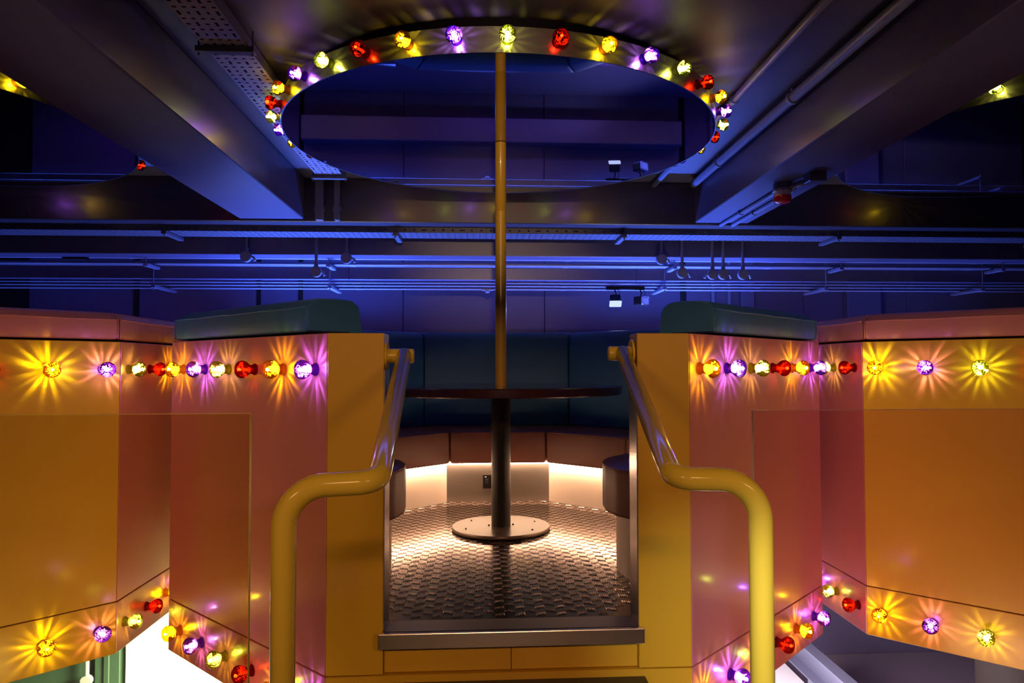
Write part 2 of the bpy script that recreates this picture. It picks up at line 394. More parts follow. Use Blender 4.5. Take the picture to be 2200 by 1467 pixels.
def seat_poly(off, gap):
    """outline of a rounded front end piece (right side), inner edge moved outwards by off"""
    pts = [(0.75+off, -0.31+gap*1.2), (0.56+off, -0.50), (0.475+off, -0.62), (0.435+off, -0.75), (0.43+off*0.95, -0.86), (0.455+off*0.8, -0.965-0*off), (0.515+off*0.5, -1.06+off*0.45), (0.60, -1.115+off*0.9)]
    return pts
bq = empty('banquette', (0, 0, 0), 0, 'octagonal banquette with teal backs and brown seats round the table inside the middle booth', 'seating')
LSIDE = AP*T8
for k in range(1, 8):
    if k == 1: backrest(k, -LSIDE+0.20, 0, TEAL, bq, (False, True))
    elif k == 7: backrest(k, 0, LSIDE-0.14, TEAL, bq, (True, False))
    else: backrest(k, 0, 0, TEAL, bq)
for k in range(2, 7):
    o = put('seat_cushion', prism(nb(), trap(k, 0.75, 1.262, 0.0025), 0.258, 0.462, 0.016, 3), BRWN, bq); sharp(o, 50)
    n, t = side_frame(k); w = 0.752*T8-0.012
    pb = nb(); sweep(pb, [n*0.7535+t*(w*i/6) + Vector((0, 0, 0.4555)) for i in range(-6, 7)], 0.0035, 6); put('piping', pb, BRWN, o, smooth=True)
    put('plinth', prism(nb(), trap(k, 0.812, 1.26, 0.0), 0.0, 0.257), PSTEEL if k == 4 else CREAM, bq)
    st = put('led_strip', prism(nb(), trap(k, 0.782, 0.798, 0.004), 0.249, 0.257), LED, bq); tag(st, 'glowing warm light strip under the seat edge')
for s in (1, -1):
    def mir(pts): return [(s*x, y) for x, y in pts]
    bx = [(0.755, -1.02), (1.262, -1.262*T8+0.003)]
    bx[0] = (0.665, -1.105)
    o = put('seat_cushion', prism(nb(), mir(seat_poly(0, 0.003)+bx), 0.258, 0.462, 0.016, 3), BRWN, bq); sharp(o, 50)
    pb = nb(); sweep(pb, [(s*(x+0.002), y, 0.4555) for x, y in seat_poly(0.002, 0.012)], 0.0035, 6); put('piping', pb, BRWN, o, smooth=True)
    bx2 = [(0.70, -1.06), (1.255, -0.52)]
    o = put('plinth', prism(nb(), mir(seat_poly(0.062, 0)+bx2), 0.0, 0.257), CREAM, bq); sharp(o, 30)
    a_, b_ = seat_poly(0.034, 0.004), seat_poly(0.050, 0.004)
    st = put('led_strip', prism(nb(), mir(a_[:2]+b_[:2][::-1]), 0.249, 0.257), LED, bq); tag(st, 'glowing warm light strip under the seat edge')
lb = empty('banquette', left.location, 0, 'salmon leather backrests along the rim of the left booth', 'seating')
rb = empty('banquette', right.location, 0, 'salmon leather backrests along the rim of the right booth', 'seating')
for root in (lb, rb):
    for k in range(8): backrest(k, 0, 0, SALM, root, low=True)
# small socket on the back plinth
sk = empty('power_socket', (-0.071, 0.812, 0.133), 0, 'black power socket plate on the steel plinth under the back seat', 'socket')
put('plate', box(nb(), -0.029, 0.029, -0.006, 0.0, -0.046, 0.046, 0.002, 1), BLACK, sk)
put('switch', box(nb(), -0.014, 0.006, -0.009, -0.006, -0.012, 0.018, 0.001, 1), DARK, sk)
put('indicator', box(nb(), -0.016, -0.006, -0.0085, -0.006, 0.028, 0.033), WHITE, sk)

# ------------------------------------------------------------------ table and pole
tb = empty('table', (0, 0, 0), 0, 'round dark red table on a black column and disc foot in the middle booth', 'table')
RT = 0.66
bm = nb(); lathe(bm, [(RT-0.03, 0.738), (RT-0.004, 0.738), (RT, 0.742), (RT, 0.779), (RT-0.003, 0.782), (0, 0.782)], 128); lathe(bm, [(0, 0.738), (RT-0.03, 0.738)], 128)
o = put('tabletop', bm, TABLE, tb); sharp(o, 35)
o = put('top_sheet', lathe(nb(), [(RT-0.012, 0.782), (RT-0.012, 0.7835), (0, 0.7835)], 128), TTOP, tb); sharp(o, 35)
o = put('column', lathe(nb(), [(0.0525, 0.022), (0.0525, 0.738)], 48), BLACK, tb, smooth=True)
d = put('foot_disc', lathe(nb(), [(0, 0.002), (0.262, 0.002), (0.2667, 0.006), (0.2667, 0.018), (0.264, 0.022), (0, 0.022)], 96), DISC, tb); sharp(d, 35)
for a in range(6):
    th = a*PI/3+0.4
    put('bolt', lathe(nb(), [(0.0045, 0.022), (0.004, 0.0265), (0, 0.027)], 8, 0.205*math.cos(th), 0.205*math.sin(th)), BLACK, d)
for a in range(4):
    th = a*PI/2+0.1
    put('bolt', lathe(nb(), [(0.005, 0.022), (0.005, 0.028), (0, 0.029)], 8, 0.066*math.cos(th), 0.066*math.sin(th)), BLACK, d)
ZD = 2.127
po = empty('pole', (0, 0, 0.7835), 0, 'ochre pole rising from the round table to the mirror drum', 'pole')
zj = 1.74-0.7835
o = put('lower_tube', lathe(nb(), [(0.030, 0.0), (0.030, zj)], 32), POLE, po, smooth=True)
o = put('upper_tube', lathe(nb(), [(0.0285, zj), (0.0285, zj+0.003), (0.0305, zj+0.004), (0.0305, ZD-0.7835-0.001)], 32), POLE, po, smooth=True)

# ------------------------------------------------------------------ mirror drums
RD, HD = 1.1586, 0.1046
def drum(loc, label):
    d = empty('mirror_drum', loc, 0, label, 'ceiling drum')
    bm = nb(); lathe(bm, [(RD-0.006, 0.0), (RD, 0.0), (RD, HD), (RD-0.03, HD)], 160)
    sharp(put('rim_band', bm, DRUMM, d), 35)
    put('mirror_face', lathe(nb(), [(0, 0.0015), (RD-0.006, 0.0015)], 160), mirror, d, smooth=False)
    put('top_board', lathe(nb(), [(RD-0.03, HD-0.004), (0, HD-0.004)], 96), CARC, d)
    put('hanger_box', lathe(nb(), [(0.55, HD-0.003), (0.55, ZC-ZD-0.001)], 48), CARC, d, smooth=True)
    return d
drum((0, 0, ZD), 'round mirror-bottomed drum with a metal rim over the middle booth')
drum((-3.21, -0.03, ZD), 'round mirror drum over the left booth, cut off behind the left beam')
drum((3.20, -0.02, ZD), 'round mirror drum over the right booth, cut off behind the right beam')

# ------------------------------------------------------------------ fairground bulbs
# key: name, cap tint (lets light through), cap glass colour, lamp colour, core colour, core strength, lamp watts
BC = {'Y': ('yellow', (1.0, 0.80, 0.03), (1.0, 0.66, 0.04), (1.0, 1.0, 0.15), (1.0, 0.66, 0.08), 30, 2.9), 'P': ('purple', (0.60, 0.32, 0.95), (0.40, 0.10, 0.88), (0.8, 0.6, 1.0), (0.78, 0.46, 1.0), 44, 3.6),
      'G': ('lime', (0.80, 0.85, 0.20), (0.76, 0.80, 0.16), (1.0, 1.0, 0.5), (0.96, 1.0, 0.48), 26, 1.1), 'R': ('red', (0.70, 0.05, 0.01), (0.62, 0.03, 0.008), (1.0, 0.35, 0.1), (1.0, 0.20, 0.04), 7, 0.4)}
bprof = [(0.0185, 0.0), (0.0185, 0.004), (0.0175, 0.006), (0.0168, 0.016), (0.0175, 0.022), (0.0215, 0.028), (0.0268, 0.034), (0.0305, 0.040), (0.0328, 0.047), (0.0330, 0.054),
         (0.0312, 0.061), (0.0275, 0.067), (0.0215, 0.0715), (0.0140, 0.0740), (0.0068, 0.0750), (0.0, 0.0752)]
def flute(a, r, z):
    if z < 0.026: return 1.0+0.035*math.cos(14*a)
    return 1.0+0.028*math.cos(18*a+z*420)*math.cos(z*520)
bm = nb(); lathe(bm, bprof, 56, mod=flute); shell_me = bpy.data.meshes.new('glass_cap'); bm.to_mesh(shell_me); bm.free()
def make_core(body, specks):
    b = nb()
    if body: lathe(b, [(0, 0.027), (0.004*body, 0.0275), (0.0070*body, 0.033), (0.0085*body, 0.040), (0.0075*body, 0.047), (0.004*body, 0.0515), (0, 0.0525)], 12, mod=lambda a, r, z: 1+0.3*math.cos(5*a+z*300))
    rr = random.Random(5)
    for i in range(specks):
        a = i*2.39996; z = 0.030+0.030*((i*0.618) % 1.0); r = 0.013+0.006*rr.random()
        res = bmesh.ops.create_icosphere(b, subdivisions=1, radius=0.0016+0.0012*rr.random())
        bmesh.ops.translate(b, vec=(r*math.cos(a), r*math.sin(a), z), verts=res['verts'])
    me = bpy.data.meshes.new('led_core'); b.to_mesh(me); b.free(); return me
core_full, core_red = make_core(1.0, 16), make_core(0.45, 16)
bm = nb(); lathe(bm, [(0.0225, 0.0), (0.0225, 0.003), (0.019, 0.005), (0.0, 0.005)], 28); base_me = bpy.data.meshes.new('collar'); bm.to_mesh(base_me); bm.free()
BM = {}
for key, (nm, tint, gcol, lcol, glow, core, watts) in BC.items():
    m = bpy.data.materials.new(nm+'_fluted_plastic'); m.use_nodes = True; nt = m.node_tree; nt.nodes.remove(nt.nodes['Principled BSDF'])
    tr = nt.nodes.new('ShaderNodeBsdfTransparent'); tr.inputs[0].default_value = tint+(1,)
    gl = nt.nodes.new('ShaderNodeBsdfGlass'); gl.inputs[0].default_value = gcol+(1,); gl.inputs['Roughness'].default_value = 0.04; gl.inputs['IOR'].default_value = 1.45
    vo = nt.nodes.new('ShaderNodeTexVoronoi'); tc = nt.nodes.new('ShaderNodeTexCoord'); vo.inputs['Scale'].default_value = 130
    nt.links.new(tc.outputs['Object'], vo.inputs['Vector'])
    bp = nt.nodes.new('ShaderNodeBump'); bp.inputs['Strength'].default_value = 0.5; bp.inputs['Distance'].default_value = 0.002
    nt.links.new(vo.outputs['Distance'], bp.inputs['Height']); nt.links.new(bp.outputs['Normal'], gl.inputs['Normal'])
    mx = nt.nodes.new('ShaderNodeMixShader'); mx.inputs[0].default_value = 0.62
    nt.links.new(tr.outputs[0], mx.inputs[1]); nt.links.new(gl.outputs[0], mx.inputs[2]); nt.links.new(mx.outputs[0], nt.nodes['Material Output'].inputs[0])
    co = emit(nm+'_led_core', glow, core)
    sm = shell_me.copy(); sm.materials.append(m)
    for p in sm.polygons: p.use_smooth = True
    cm = (core_red if key == 'R' else core_full).copy(); cm.materials.append(co)
    bmh = base_me.copy(); bmh.materials.append(m)
    # the fluted cap breaks the lamp's light into radial rays: a lamp whose strength varies round its axis
    L = bpy.data.lights.new(nm+'_bulb_light', 'POINT'); L.energy = watts; L.color = lcol; L.shadow_soft_size = 0.005
    L.use_nodes = True; lt = L.node_tree; em = lt.nodes['Emission']
    tcl = lt.nodes.new('ShaderNodeTexCoord'); sp = lt.nodes.new('ShaderNodeSeparateXYZ'); lt.links.new(tcl.outputs['Normal'], sp.inputs[0])
    cb = lt.nodes.new('ShaderNodeCombineXYZ'); lt.links.new(sp.outputs[0], cb.inputs[0]); lt.links.new(sp.outputs[1], cb.inputs[1])
    nv = lt.nodes.new('ShaderNodeVectorMath'); nv.operation = 'NORMALIZE'; lt.links.new(cb.outputs[0], nv.inputs[0])
    no = lt.nodes.new('ShaderNodeTexNoise'); no.inputs['Scale'].default_value = 3.0; no.inputs['Detail'].default_value = 1.5; no.inputs['Roughness'].default_value = 0.75
    ad = lt.nodes.new('ShaderNodeVectorMath'); ad.operation = 'ADD'; ad.inputs[1].default_value = (ord(key)*0.37, 1.7, 0.4)
    lt.links.new(nv.outputs[0], ad.inputs[0]); lt.links.new(ad.outputs[0], no.inputs['Vector'])
    def mrange(sock, a, b_, c, d, smooth=True):
        q = lt.nodes.new('ShaderNodeMapRange'); q.interpolation_type = 'SMOOTHSTEP' if smooth else 'LINEAR'
        for nm_, v_ in zip(('From Min', 'From Max', 'To Min', 'To Max'), (a, b_, c, d)): q.inputs[nm_].default_value = v_
        lt.links.new(sock, q.inputs['Value']); return q.outputs['Result']
    rn = mrange(no.outputs['Fac'], 0.36, 0.66, 0.25, 2.6)            # uneven strength round the axis
    at = lt.nodes.new('ShaderNodeMath'); at.operation = 'ARCTAN2'; lt.links.new(sp.outputs[1], at.inputs[0]); lt.links.new(sp.outputs[0], at.inputs[1])
    wv = lt.nodes.new('ShaderNodeMath'); wv.operation = 'MULTIPLY_ADD'; lt.links.new(no.outputs['Fac'], wv.inputs[0]); wv.inputs[1].default_value = 7.0
    a15 = lt.nodes.new('ShaderNodeMath'); a15.operation = 'MULTIPLY'; lt.links.new(at.outputs[0], a15.inputs[0]); a15.inputs[1].default_value = 15.0
    lt.links.new(a15.outputs[0], wv.inputs[2])
    sn_ = lt.nodes.new('ShaderNodeMath'); sn_.operation = 'SINE'; lt.links.new(wv.outputs[0], sn_.inputs[0])
    sk = mrange(sn_.outputs[0], -0.5, 1.0, 0.28, 1.6)               # fifteen bright and dark spokes
    rm = lt.nodes.new('ShaderNodeMath'); rm.operation = 'MULTIPLY'; lt.links.new(rn, rm.inputs[0]); lt.links.new(sk, rm.inputs[1]); rays = rm.outputs[0]
    bk1 = mrange(sp.outputs[2], -0.30, -0.74, 0.06, 1.0)             # most of it thrown back at the panel
    bk2 = mrange(sp.outputs[2], -0.74, -1.0, 1.0, 0.5)
    bm_ = lt.nodes.new('ShaderNodeMath'); bm_.operation = 'MULTIPLY'; lt.links.new(bk1, bm_.inputs[0]); lt.links.new(bk2, bm_.inputs[1]); back = bm_.outputs[0]
    fwd = mrange(sp.outputs[2], -0.15, 0.25, 0.0, 0.10)              # plain glow outwards
    m1 = lt.nodes.new('ShaderNodeMath'); m1.operation = 'MULTIPLY'; lt.links.new(rays, m1.inputs[0]); lt.links.new(back, m1.inputs[1])
    m2 = lt.nodes.new('ShaderNodeMath'); m2.operation = 'ADD'; lt.links.new(m1.outputs[0], m2.inputs[0]); lt.links.new(fwd, m2.inputs[1])
    lt.links.new(m2.outputs[0], em.inputs['Strength'])
    BM[key] = (nm, sm, cm, bmh, L)
def bulb(key, pos, nrm, label, group, spin=0.0, lit=True):
    nm, sm, cm, bmh, L = BM[key]
    e = empty('fairground_bulb', pos, 0, label, 'light bulb', group)
    q = Vector((0, 0, 1)).rotation_difference(Vector(nrm).normalized()) @ Matrix.Rotation(spin, 4, 'Z').to_quaternion()
    e.rotation_mode = 'QUATERNION'; e.rotation_quaternion = q
    put_mesh('glass_cap', sm, e); put_mesh('led_core', cm, e); put_mesh('collar', bmh, e)
    if lit:
        lo = bpy.data.objects.new(nm+'_bulb_light', L); COL.objects.link(lo); lo.parent = e; lo.location = (0, 0, 0.058)
    return e
ORD = ['', 'first', 'second', 'third', 'fourth', 'fifth', 'sixth', 'seventh', 'eighth', 'ninth', 'tenth', 'eleventh', 'twelfth', 'thirteenth', 'fourteenth', 'fifteenth', 'sixteenth', 'seventeenth']
# 36 on the middle drum
for k in range(36):
    th = 2*PI*k/36; n = Vector((math.sin(th), -math.cos(th), 0)); key = 'GRYP'[k % 4]; nm = BC[key][0]
    if k == 0: lab = 'lime bulb at the very front of the drum rim, above the ochre pole'
    elif k == 18: lab = nm+' bulb at the very back of the drum rim, facing the cross beam'
    elif k < 18: lab = f'{nm} bulb on the drum rim, {ORD[k]} to the right of the front lime one'
    else: lab = f'{nm} bulb on the drum rim, {ORD[36-k]} to the left of the front lime one'
    bulb(key, n*(RD+0.0003)+Vector((0, 0, ZD+0.052)), n, lab, 'bulbs around the middle drum', spin=k*1.3)
for cx, cy, k, key, lab in ((-3.21, -0.03, 6, 'Y', 'yellow bulb at the near edge of the left drum, above the left beam'),
                            (-3.21, -0.03, 13, 'R', 'red bulb on the far edge of the left drum, just beyond the left beam'),
                            (-3.21, -0.03, 18, 'Y', 'yellow bulb at the back of the left drum'), (-3.21, -0.03, 19, 'P', 'purple bulb near the back of the left drum'),
                            (3.20, -0.02, 31, 'G', 'lime bulb at the near edge of the right drum, above the right beam'),
                            (3.20, -0.02, 19, 'R', 'red bulb near the back of the right drum'), (3.20, -0.02, 18, 'Y', 'yellow bulb at the back of the right drum')):
    th = 2*PI*k/36; n = Vector((math.sin(th), -math.cos(th), 0))
    bulb(key, Vector((cx, cy, ZD+0.052))+n*(RD+0.0003), n, lab, 'bulbs on the drums of the outer booths', spin=k*1.3)
# panel rows: upper row under the rim, lower row on the skirt panels
ZU, ZL = 0.877, -0.258
def row(origin, k, ts, keys, from_lo, near, where, spots):
    n, t = side_frame(k); half = AP*T8
    for i, (tt, key) in enumerate(zip(ts, keys)):
        s = -half+tt if from_lo else half-tt
        for z, rowname, sp in ((ZU, 'upper', spots[0]), (ZL, 'lower', spots[1])):
            if i not in sp: continue
            bulb(key, Vector(origin)+n*(AP+0.0003)+t*s+Vector((0, 0, z)), n, f'{BC[key][0]} bulb, {rowname} row, {ORD[i+1]} from the {near}, on the {where}', f"{rowname} row bulbs on the {where}", spin=i*2.1+z)
tsp = [0.070+0.2095*i for i in range(6)]
row((0, 0, 0), 7, tsp, 'PYRGPY', False, 'entry', "middle booth's left pink side", (range(6), range(6)))
row((0, 0, 0), 1, tsp, 'YPGRYP', True, 'entry', "middle booth's right pink side", (range(6), range(6)))
LO, RO = left.location, right.location
row(LO, 2, tsp, 'GRYPGR', True, 'yellow face', "left booth's pink side", (range(3), range(4)))
row(LO, 1, tsp, 'PYRGPY', False, 'pink side', "left booth's yellow face", (range(3), range(2)))
row(RO, 6, tsp, 'RGPYRG', False, 'yellow face', "right booth's pink side", (range(3), range(3)))
row(RO, 7, tsp, 'YPGRYP', True, 'pink side', "right booth's yellow face", (range(4), range(3)))

# ------------------------------------------------------------------ step, landing, rails, glass
st = empty('entry_step', (0, -1.5, 0), 0, 'dark step with a yellow edge in front of the steel threshold', 'step')
put('tread', prism(nb(), [(-0.445, 0.036), (-0.445, -0.26), (-0.42, -0.285), (0.42, -0.285), (0.458, -0.26), (0.458, 0.036)][::-1], -0.20, -0.172, 0.004, 2), TREADM, st)
put('riser', box(nb(), -0.44, 0.45, -0.27, -0.002, -0.34, -0.2), YEL, st)
ln = put('landing', box(nb(), -2.0, 2.0, -5.6, -1.79, -0.46, -0.345, 0.004, 1), TREADM); tag(ln, 'dark landing in front of the entry step', 'landing')
def rail(s, label, stub_x, top, bend, corner):
    r = empty('handrail', (corner[0], corner[1], -0.345), 0, label, 'handrail')
    o0 = Vector(r.location)
    path = fillet([top, bend, corner, (corner[0], corner[1], -0.343)], [0.045, 0.085], 10)
    b = nb(); sweep(b, [p-o0 for p in path], 0.0252, 24); put('tube', b, RAILM, r, smooth=True)
    b = nb(); xi = s*0.4315
    sweep(b, [Vector(p)-o0 for p in ((xi, top[1]+0.01, top[2]-0.003), (stub_x+s*0.006, top[1]+0.01, top[2]-0.003), (stub_x+s*0.001, top[1]+0.01, top[2]-0.003))], 0.0252, 24)
    lo = [v for v in b.verts if abs(v.co.x+o0.x-(stub_x+s*0.001)) < 1e-5]
    c = sum((v.co for v in lo), Vector())/len(lo)
    for v in lo: v.co = c+(v.co-c)*0.8
    sharp(put('wall_stub', b, RAILM, r), 50)
    b = nb(); cyl(b, Vector((xi+s*0.001, top[1]+0.01, top[2]-0.003))-o0, Vector((xi-s*0.007, top[1]+0.01, top[2]-0.003))-o0, 0.048, 32); put('wall_flange', b, RAILM, r)
    b = nb(); lathe(b, [(0.055, 0.001), (0.055, 0.006), (0.027, 0.010)], 32); put('foot_flange', b, RAILM, r)
rail(-1, 'dull yellow tubular handrail on the left of the entry', -0.334, (-0.368, -1.455, 0.926), (-0.313, -2.45, 0.645), (-0.5, -2.47, 0.640))
rail(1, 'brightly lit yellow tubular handrail on the right of the entry', 0.344, (0.395, -1.455, 0.934), (0.311, -2.45, 0.645), (0.492, -2.47, 0.643))
def pane(x0, x1, m, e, label):
    g = put('glass_balustrade', box(nb(), x0, x1, -2.412, -2.40, -0.345, 0.787, 0.001, 1), [m, e])
    for p in g.data.polygons:
        if abs(p.normal.y) < 0.9: p.material_index = 1
    tag(g, label, 'glass panel')
pane(-1.75, -0.587, AMBER, EDGE, 'amber tinted glass balustrade pane left of the left rail')
pane(0.501, 1.85, ROSE, EDGER, 'rose tinted glass balustrade pane right of the right rail')

# ------------------------------------------------------------------ overhead services
def perforated_tray_y(x0, x1, y0, y1, z, label):
    t = empty('cable_tray', (x0, y0, z), 0, label, 'cable tray')
    cu, cv = 0.046, (x1-x0)/5
    nu = int((y1-y0)/cu); b = nb(); perf(b, (0, 0, 0), (0, 1, 0), (1, 0, 0), nu, 5, cu, cv, (0.72, 0.30))
    put('perforated_bed', b, TRAYL, t)
    L = nu*cu
    for xx in (0, x1-x0):
        b = nb(); box(b, xx-0.001, xx+0.001, 0, L, 0, 0.05); box(b, min(xx, xx+(0.012 if xx == 0 else -0.012)), max(xx, xx+(0.012 if xx == 0 else -0.012)), 0, L, 0.048, 0.05); put('side_lip', b, TRAYM, t)
    b = nb(); box(b, 0.004, x1-x0-0.004, 0, L, 0.03, 0.045); put('cable_fill', b, DARK, t)
    for yy in (-0.87, 1.20):
        if y0 < yy < y1:
            b = nb(); yl = yy-y0; box(b, -0.03, x1-x0+0.03, yl-0.02, yl+0.02, -0.028, -0.003, 0.002, 1); put('support_strut', b, TRAYM, t)
            for xx in (-0.02, x1-x0+0.02):
                b = nb(); cyl(b, (xx, yl, -0.04), (xx, yl, ZC-z-0.001), 0.004, 8); put('threaded_rod', b, TRAYM, t)
perforated_tray_y(-1.283, -1.098, -4.5, 1.30, 2.250, 'perforated cable tray running beside the left beam above the drum')
t = empty('cable_tray', (-6.0, 1.72, 1.94), 0, 'long perforated cable tray running across below the cross beam', 'cable tray')
b = nb(); perf(b, (0, 0, 0), (1, 0, 0), (0, 1, 0), 240, 5, 0.05, 0.05); put('perforated_bed', b, TRAYM, t)
b = nb(); perf(b, (0, -0.001, 0), (1, 0, 0), (0, 0, 1), 160, 1, 0.075, 0.042, (0.55, 0.22)); put('side_lip', b, TRAYM, t)
b = nb(); box(b, 0, 12, 0.25, 0.252, 0, 0.045); put('side_lip', b, TRAYM, t)
for x in (-4.6, -2.544, -0.784, 1.023, 2.78, 4.6):
    b = nb(); box(b, x+6-0.02, x+6+0.02, -0.03, 0.30, -0.03, -0.004, 0.002, 1); put('support_strut', b, TRAYM, t)
    b = nb(); cyl(b, (x+6-0.0, -0.018, -0.045), (x+6-0.0, -0.018, ZC-1.941), 0.006, 8); put('threaded_rod', b, TRAYM, t)
def pipe_x(y, z, r, label, grp):
    b = nb(); cyl(b, (-6.5, 0, 0), (6.5, 0, 0), r, 14)
    for x in (-5, -3.1, -1.25, 0.65, 2.5, 4.4):
        cyl(b, (x-0.03, 0, 0), (x+0.03, 0, 0), r*1.18, 14)
    o = put('conduit_pipe', b, PIPE, None, loc=(0, y, z)); sharp(o, 40); return tag(o, label, 'conduit', grp)
UP_ = ['conduit crossing the hall between tray and trunking, front one of three', 'conduit crossing the hall between tray and trunking, middle one of three', 'conduit crossing the hall between tray and trunking, rear one of three']
for (y, z, r), lab in zip(((2.40, 1.836, 0.0135), (2.47, 1.795, 0.0155), (2.53, 1.786, 0.007)), UP_): pipe_x(y, z, r, lab, 'conduits above the trunking')
LO_ = ['conduit crossing below the trunking box, front one of three', 'conduit crossing below the trunking box, middle one of three', 'conduit crossing below the trunking box, rear one of three']
for (y, z, r), lab in zip(((2.65, 1.654, 0.008), (2.75, 1.638, 0.0095), (2.85, 1.620, 0.0115)), LO_): pipe_x(y, z, r, lab, 'conduits below the trunking')
tr = empty('trunking', (0, 2.55, 1.72), 0, 'flat grey trunking box crossing the hall above the floodlights', 'trunking')
for i in range(5):
    b = nb(); box(b, -6.5+2.6*i+0.002, -6.5+2.6*(i+1)-0.002, 0, 0.068, -0.052, 0.058, 0.003, 1); put('trunking_length', b, BEAM, tr)
for i, x in enumerate((-4.7, -2.954, -1.427, 1.592, 3.108, 4.617)):
    e = empty('strut_bracket', (x, 2.36, 1.79), 0, f'strut bracket carrying the conduits, {"left" if x < 0 else "right"} of the pole, {ORD[3-i] if i < 3 else ORD[i-2]} one out', 'bracket', 'strut brackets under the conduits')
    put('upper_strut', box(nb(), -0.02, 0.02, -0.06, 0.18, -0.045, -0.02, 0.003, 1), PIPE, e)
    put('lower_strut', box(nb(), -0.055, -0.015, 0.165, 0.62, -0.205, -0.18, 0.003, 1), PIPE, e)
    b = nb(); cyl(b, (0, -0.05, ZC-1.79), (0, -0.05, -0.055), 0.005, 8); cyl(b, (-0.035, 0.176, ZC-1.79), (-0.035, 0.176, -0.225), 0.005, 8); put('threaded_rod', b, PIPE, e)
drops = [(-2.162, 1.850, 'left of the pole, outermost of three, short'), (-1.298, 1.842, 'left of the pole, innermost of three, short'), (-1.56, 1.722, 'left of the pole, hanging lower than its neighbours'),
         (1.504, 1.850, 'right of the pole, innermost of five, short'), (1.694, 1.728, 'right of the pole, second of five'), (1.972, 1.718, 'right of the pole, third of five'), (2.071, 1.718, 'right of the pole, fourth of five'), (2.252, 1.718, 'right of the pole, outermost of five')]
for x, z, lab in drops:
    q = -1 if 1.9 < x < 2.0 else 1; y = 2.145; x = -0.0926+(x+0.0926)*0.9526; z = EYE+(z-EYE)*0.9526    # fixed to the face of the lower cross beam
    e = empty('junction_box', (x, y, z), 0, 'round junction box on a drop conduit '+lab, 'junction box', 'round junction boxes under the cross beam')
    b = nb(); cyl(b, (0, 0.004, 0), (0, -0.034, 0), 0.045, 28); put('round_box', b, PIPE, e)
    b = nb(); cyl(b, (0, -0.034, 0), (0, -0.038, 0), 0.040, 28); put('cover', b, PIPE, e)
    b = nb(); cyl(b, (0, -0.012, 0.03), (0, -0.012, ZC-0.002-z), 0.0135 if z < 1.75 else 0.012, 12); cyl(b, (0, -0.012, 0.03), (0, -0.012, 0.075), 0.018, 12); put('drop_conduit', b, PIPE, e)
    b = nb(); sweep(b, fillet([(q*0.03, -0.012, 0), (q*0.062, -0.012, -0.004), (q*0.070, -0.008, -0.036)], [0.02], 5), 0.010, 10); put('side_elbow', b, PIPE, e, smooth=True)
# conduits beside the right beam
def pipe_y(x, y0, y1, z, r, label, bends=None):
    e = empty('conduit_pipe', (x, y0, z), 0, label, 'conduit')
    pts = [(0, 0, 0), (0, y1-y0, 0)] if not bends else bends
    b = nb(); sweep(b, fillet(pts, [0.06]*(len(pts)-2), 6) if len(pts) > 2 else pts, r, 14); put('tube', b, PIPE, e, smooth=True)
    n = 5
    for i in range(n):
        yy = (i+0.5)*(y1-y0)/n
        b = nb(); cyl(b, (0, yy-0.012, 0), (0, yy+0.012, 0), r*1.25, 14); box(b, -0.006, 0.006, yy-0.008, yy+0.008, 0, ZC-z-0.001); put('saddle', b, PIPE, e)
pipe_y(1.225, -4.5, 1.54, 2.292, 0.020, 'thin conduit on the ceiling just right of the drum')
pipe_y(1.500, -4.5, 1.40, 2.270, 0.027, 'thick conduit clipped along the face of the right beam')
# beam-soffit alarm with its conduits
al = empty('fire_alarm', (1.735, 0.33, 1.935), 0, 'red domed fire alarm with a white collar under the right beam', 'alarm')
sharp(put('mount_box', lathe(nb(), [(0.055, 0.069), (0.055, 0.03), (0, 0.03)], 32), PIPE, al), 35)
sharp(put('collar', lathe(nb(), [(0, 0.032), (0.056, 0.032), (0.060, 0.026), (0.058, 0.018), (0.052, 0.014), (0.052, -0.006), (0, -0.006)], 40), PLASTIC, al), 35)
sharp(put('lens', lathe(nb(), [(0.052, -0.006), (0.053, -0.012), (0.053, -0.030), (0.047, -0.046), (0.030, -0.054), (0, -0.057)], 40), RED, al), 35)
for i in range(10):
    a = 2*PI*i/10; n = Vector((math.cos(a), math.sin(a), 0)); tt = Vector((-n.y, n.x, 0)); b = nb()
    prism(b, [(n*0.054-tt*0.010)[:2], (n*0.0605-tt*0.010)[:2], (n*0.0605+tt*0.010)[:2], (n*0.054+tt*0.010)[:2]], 0.0195, 0.0225); put('slot', b, DARK, al)
for x, lab in ((1.755, 'thin conduit under the right beam running from the alarm to the cross beam, inner one'), (1.85, 'thin conduit under the right beam running from the alarm to the cross beam, outer one')):
    e = empty('conduit_pipe', (x, 0.34, 1.988), 0, lab, 'conduit')
    b = nb(); sweep(b, [((1.76-x)*0.5 if x < 1.8 else -0.03, 0, 0), (0, 0.12, 0), (0, 1.21, 0)], 0.0135, 12); put('tube', b, PIPE, e, smooth=True)
    b = nb(); cyl(b, (0, 0.75, 0), (0, 0.775, 0), 0.019, 12); box(b, -0.022, 0.022, 0.752, 0.772, 0.0, 0.016); put('saddle', b, PIPE, e)
jb = empty('junction_box', (1.83, 0.09, 1.975), 0, 'square junction box under the right beam joined to the alarm by conduit', 'junction box')
put('body', box(nb(), -0.05, 0.05, -0.045, 0.045, -0.024, 0.029, 0.004, 1), BEAM, jb)
b = nb(); sweep(b, [(-0.02, 0.03, -0.006), (-0.075, 0.22, 0.0)], 0.017, 12); put('conduit', b, PIPE, jb, smooth=True)
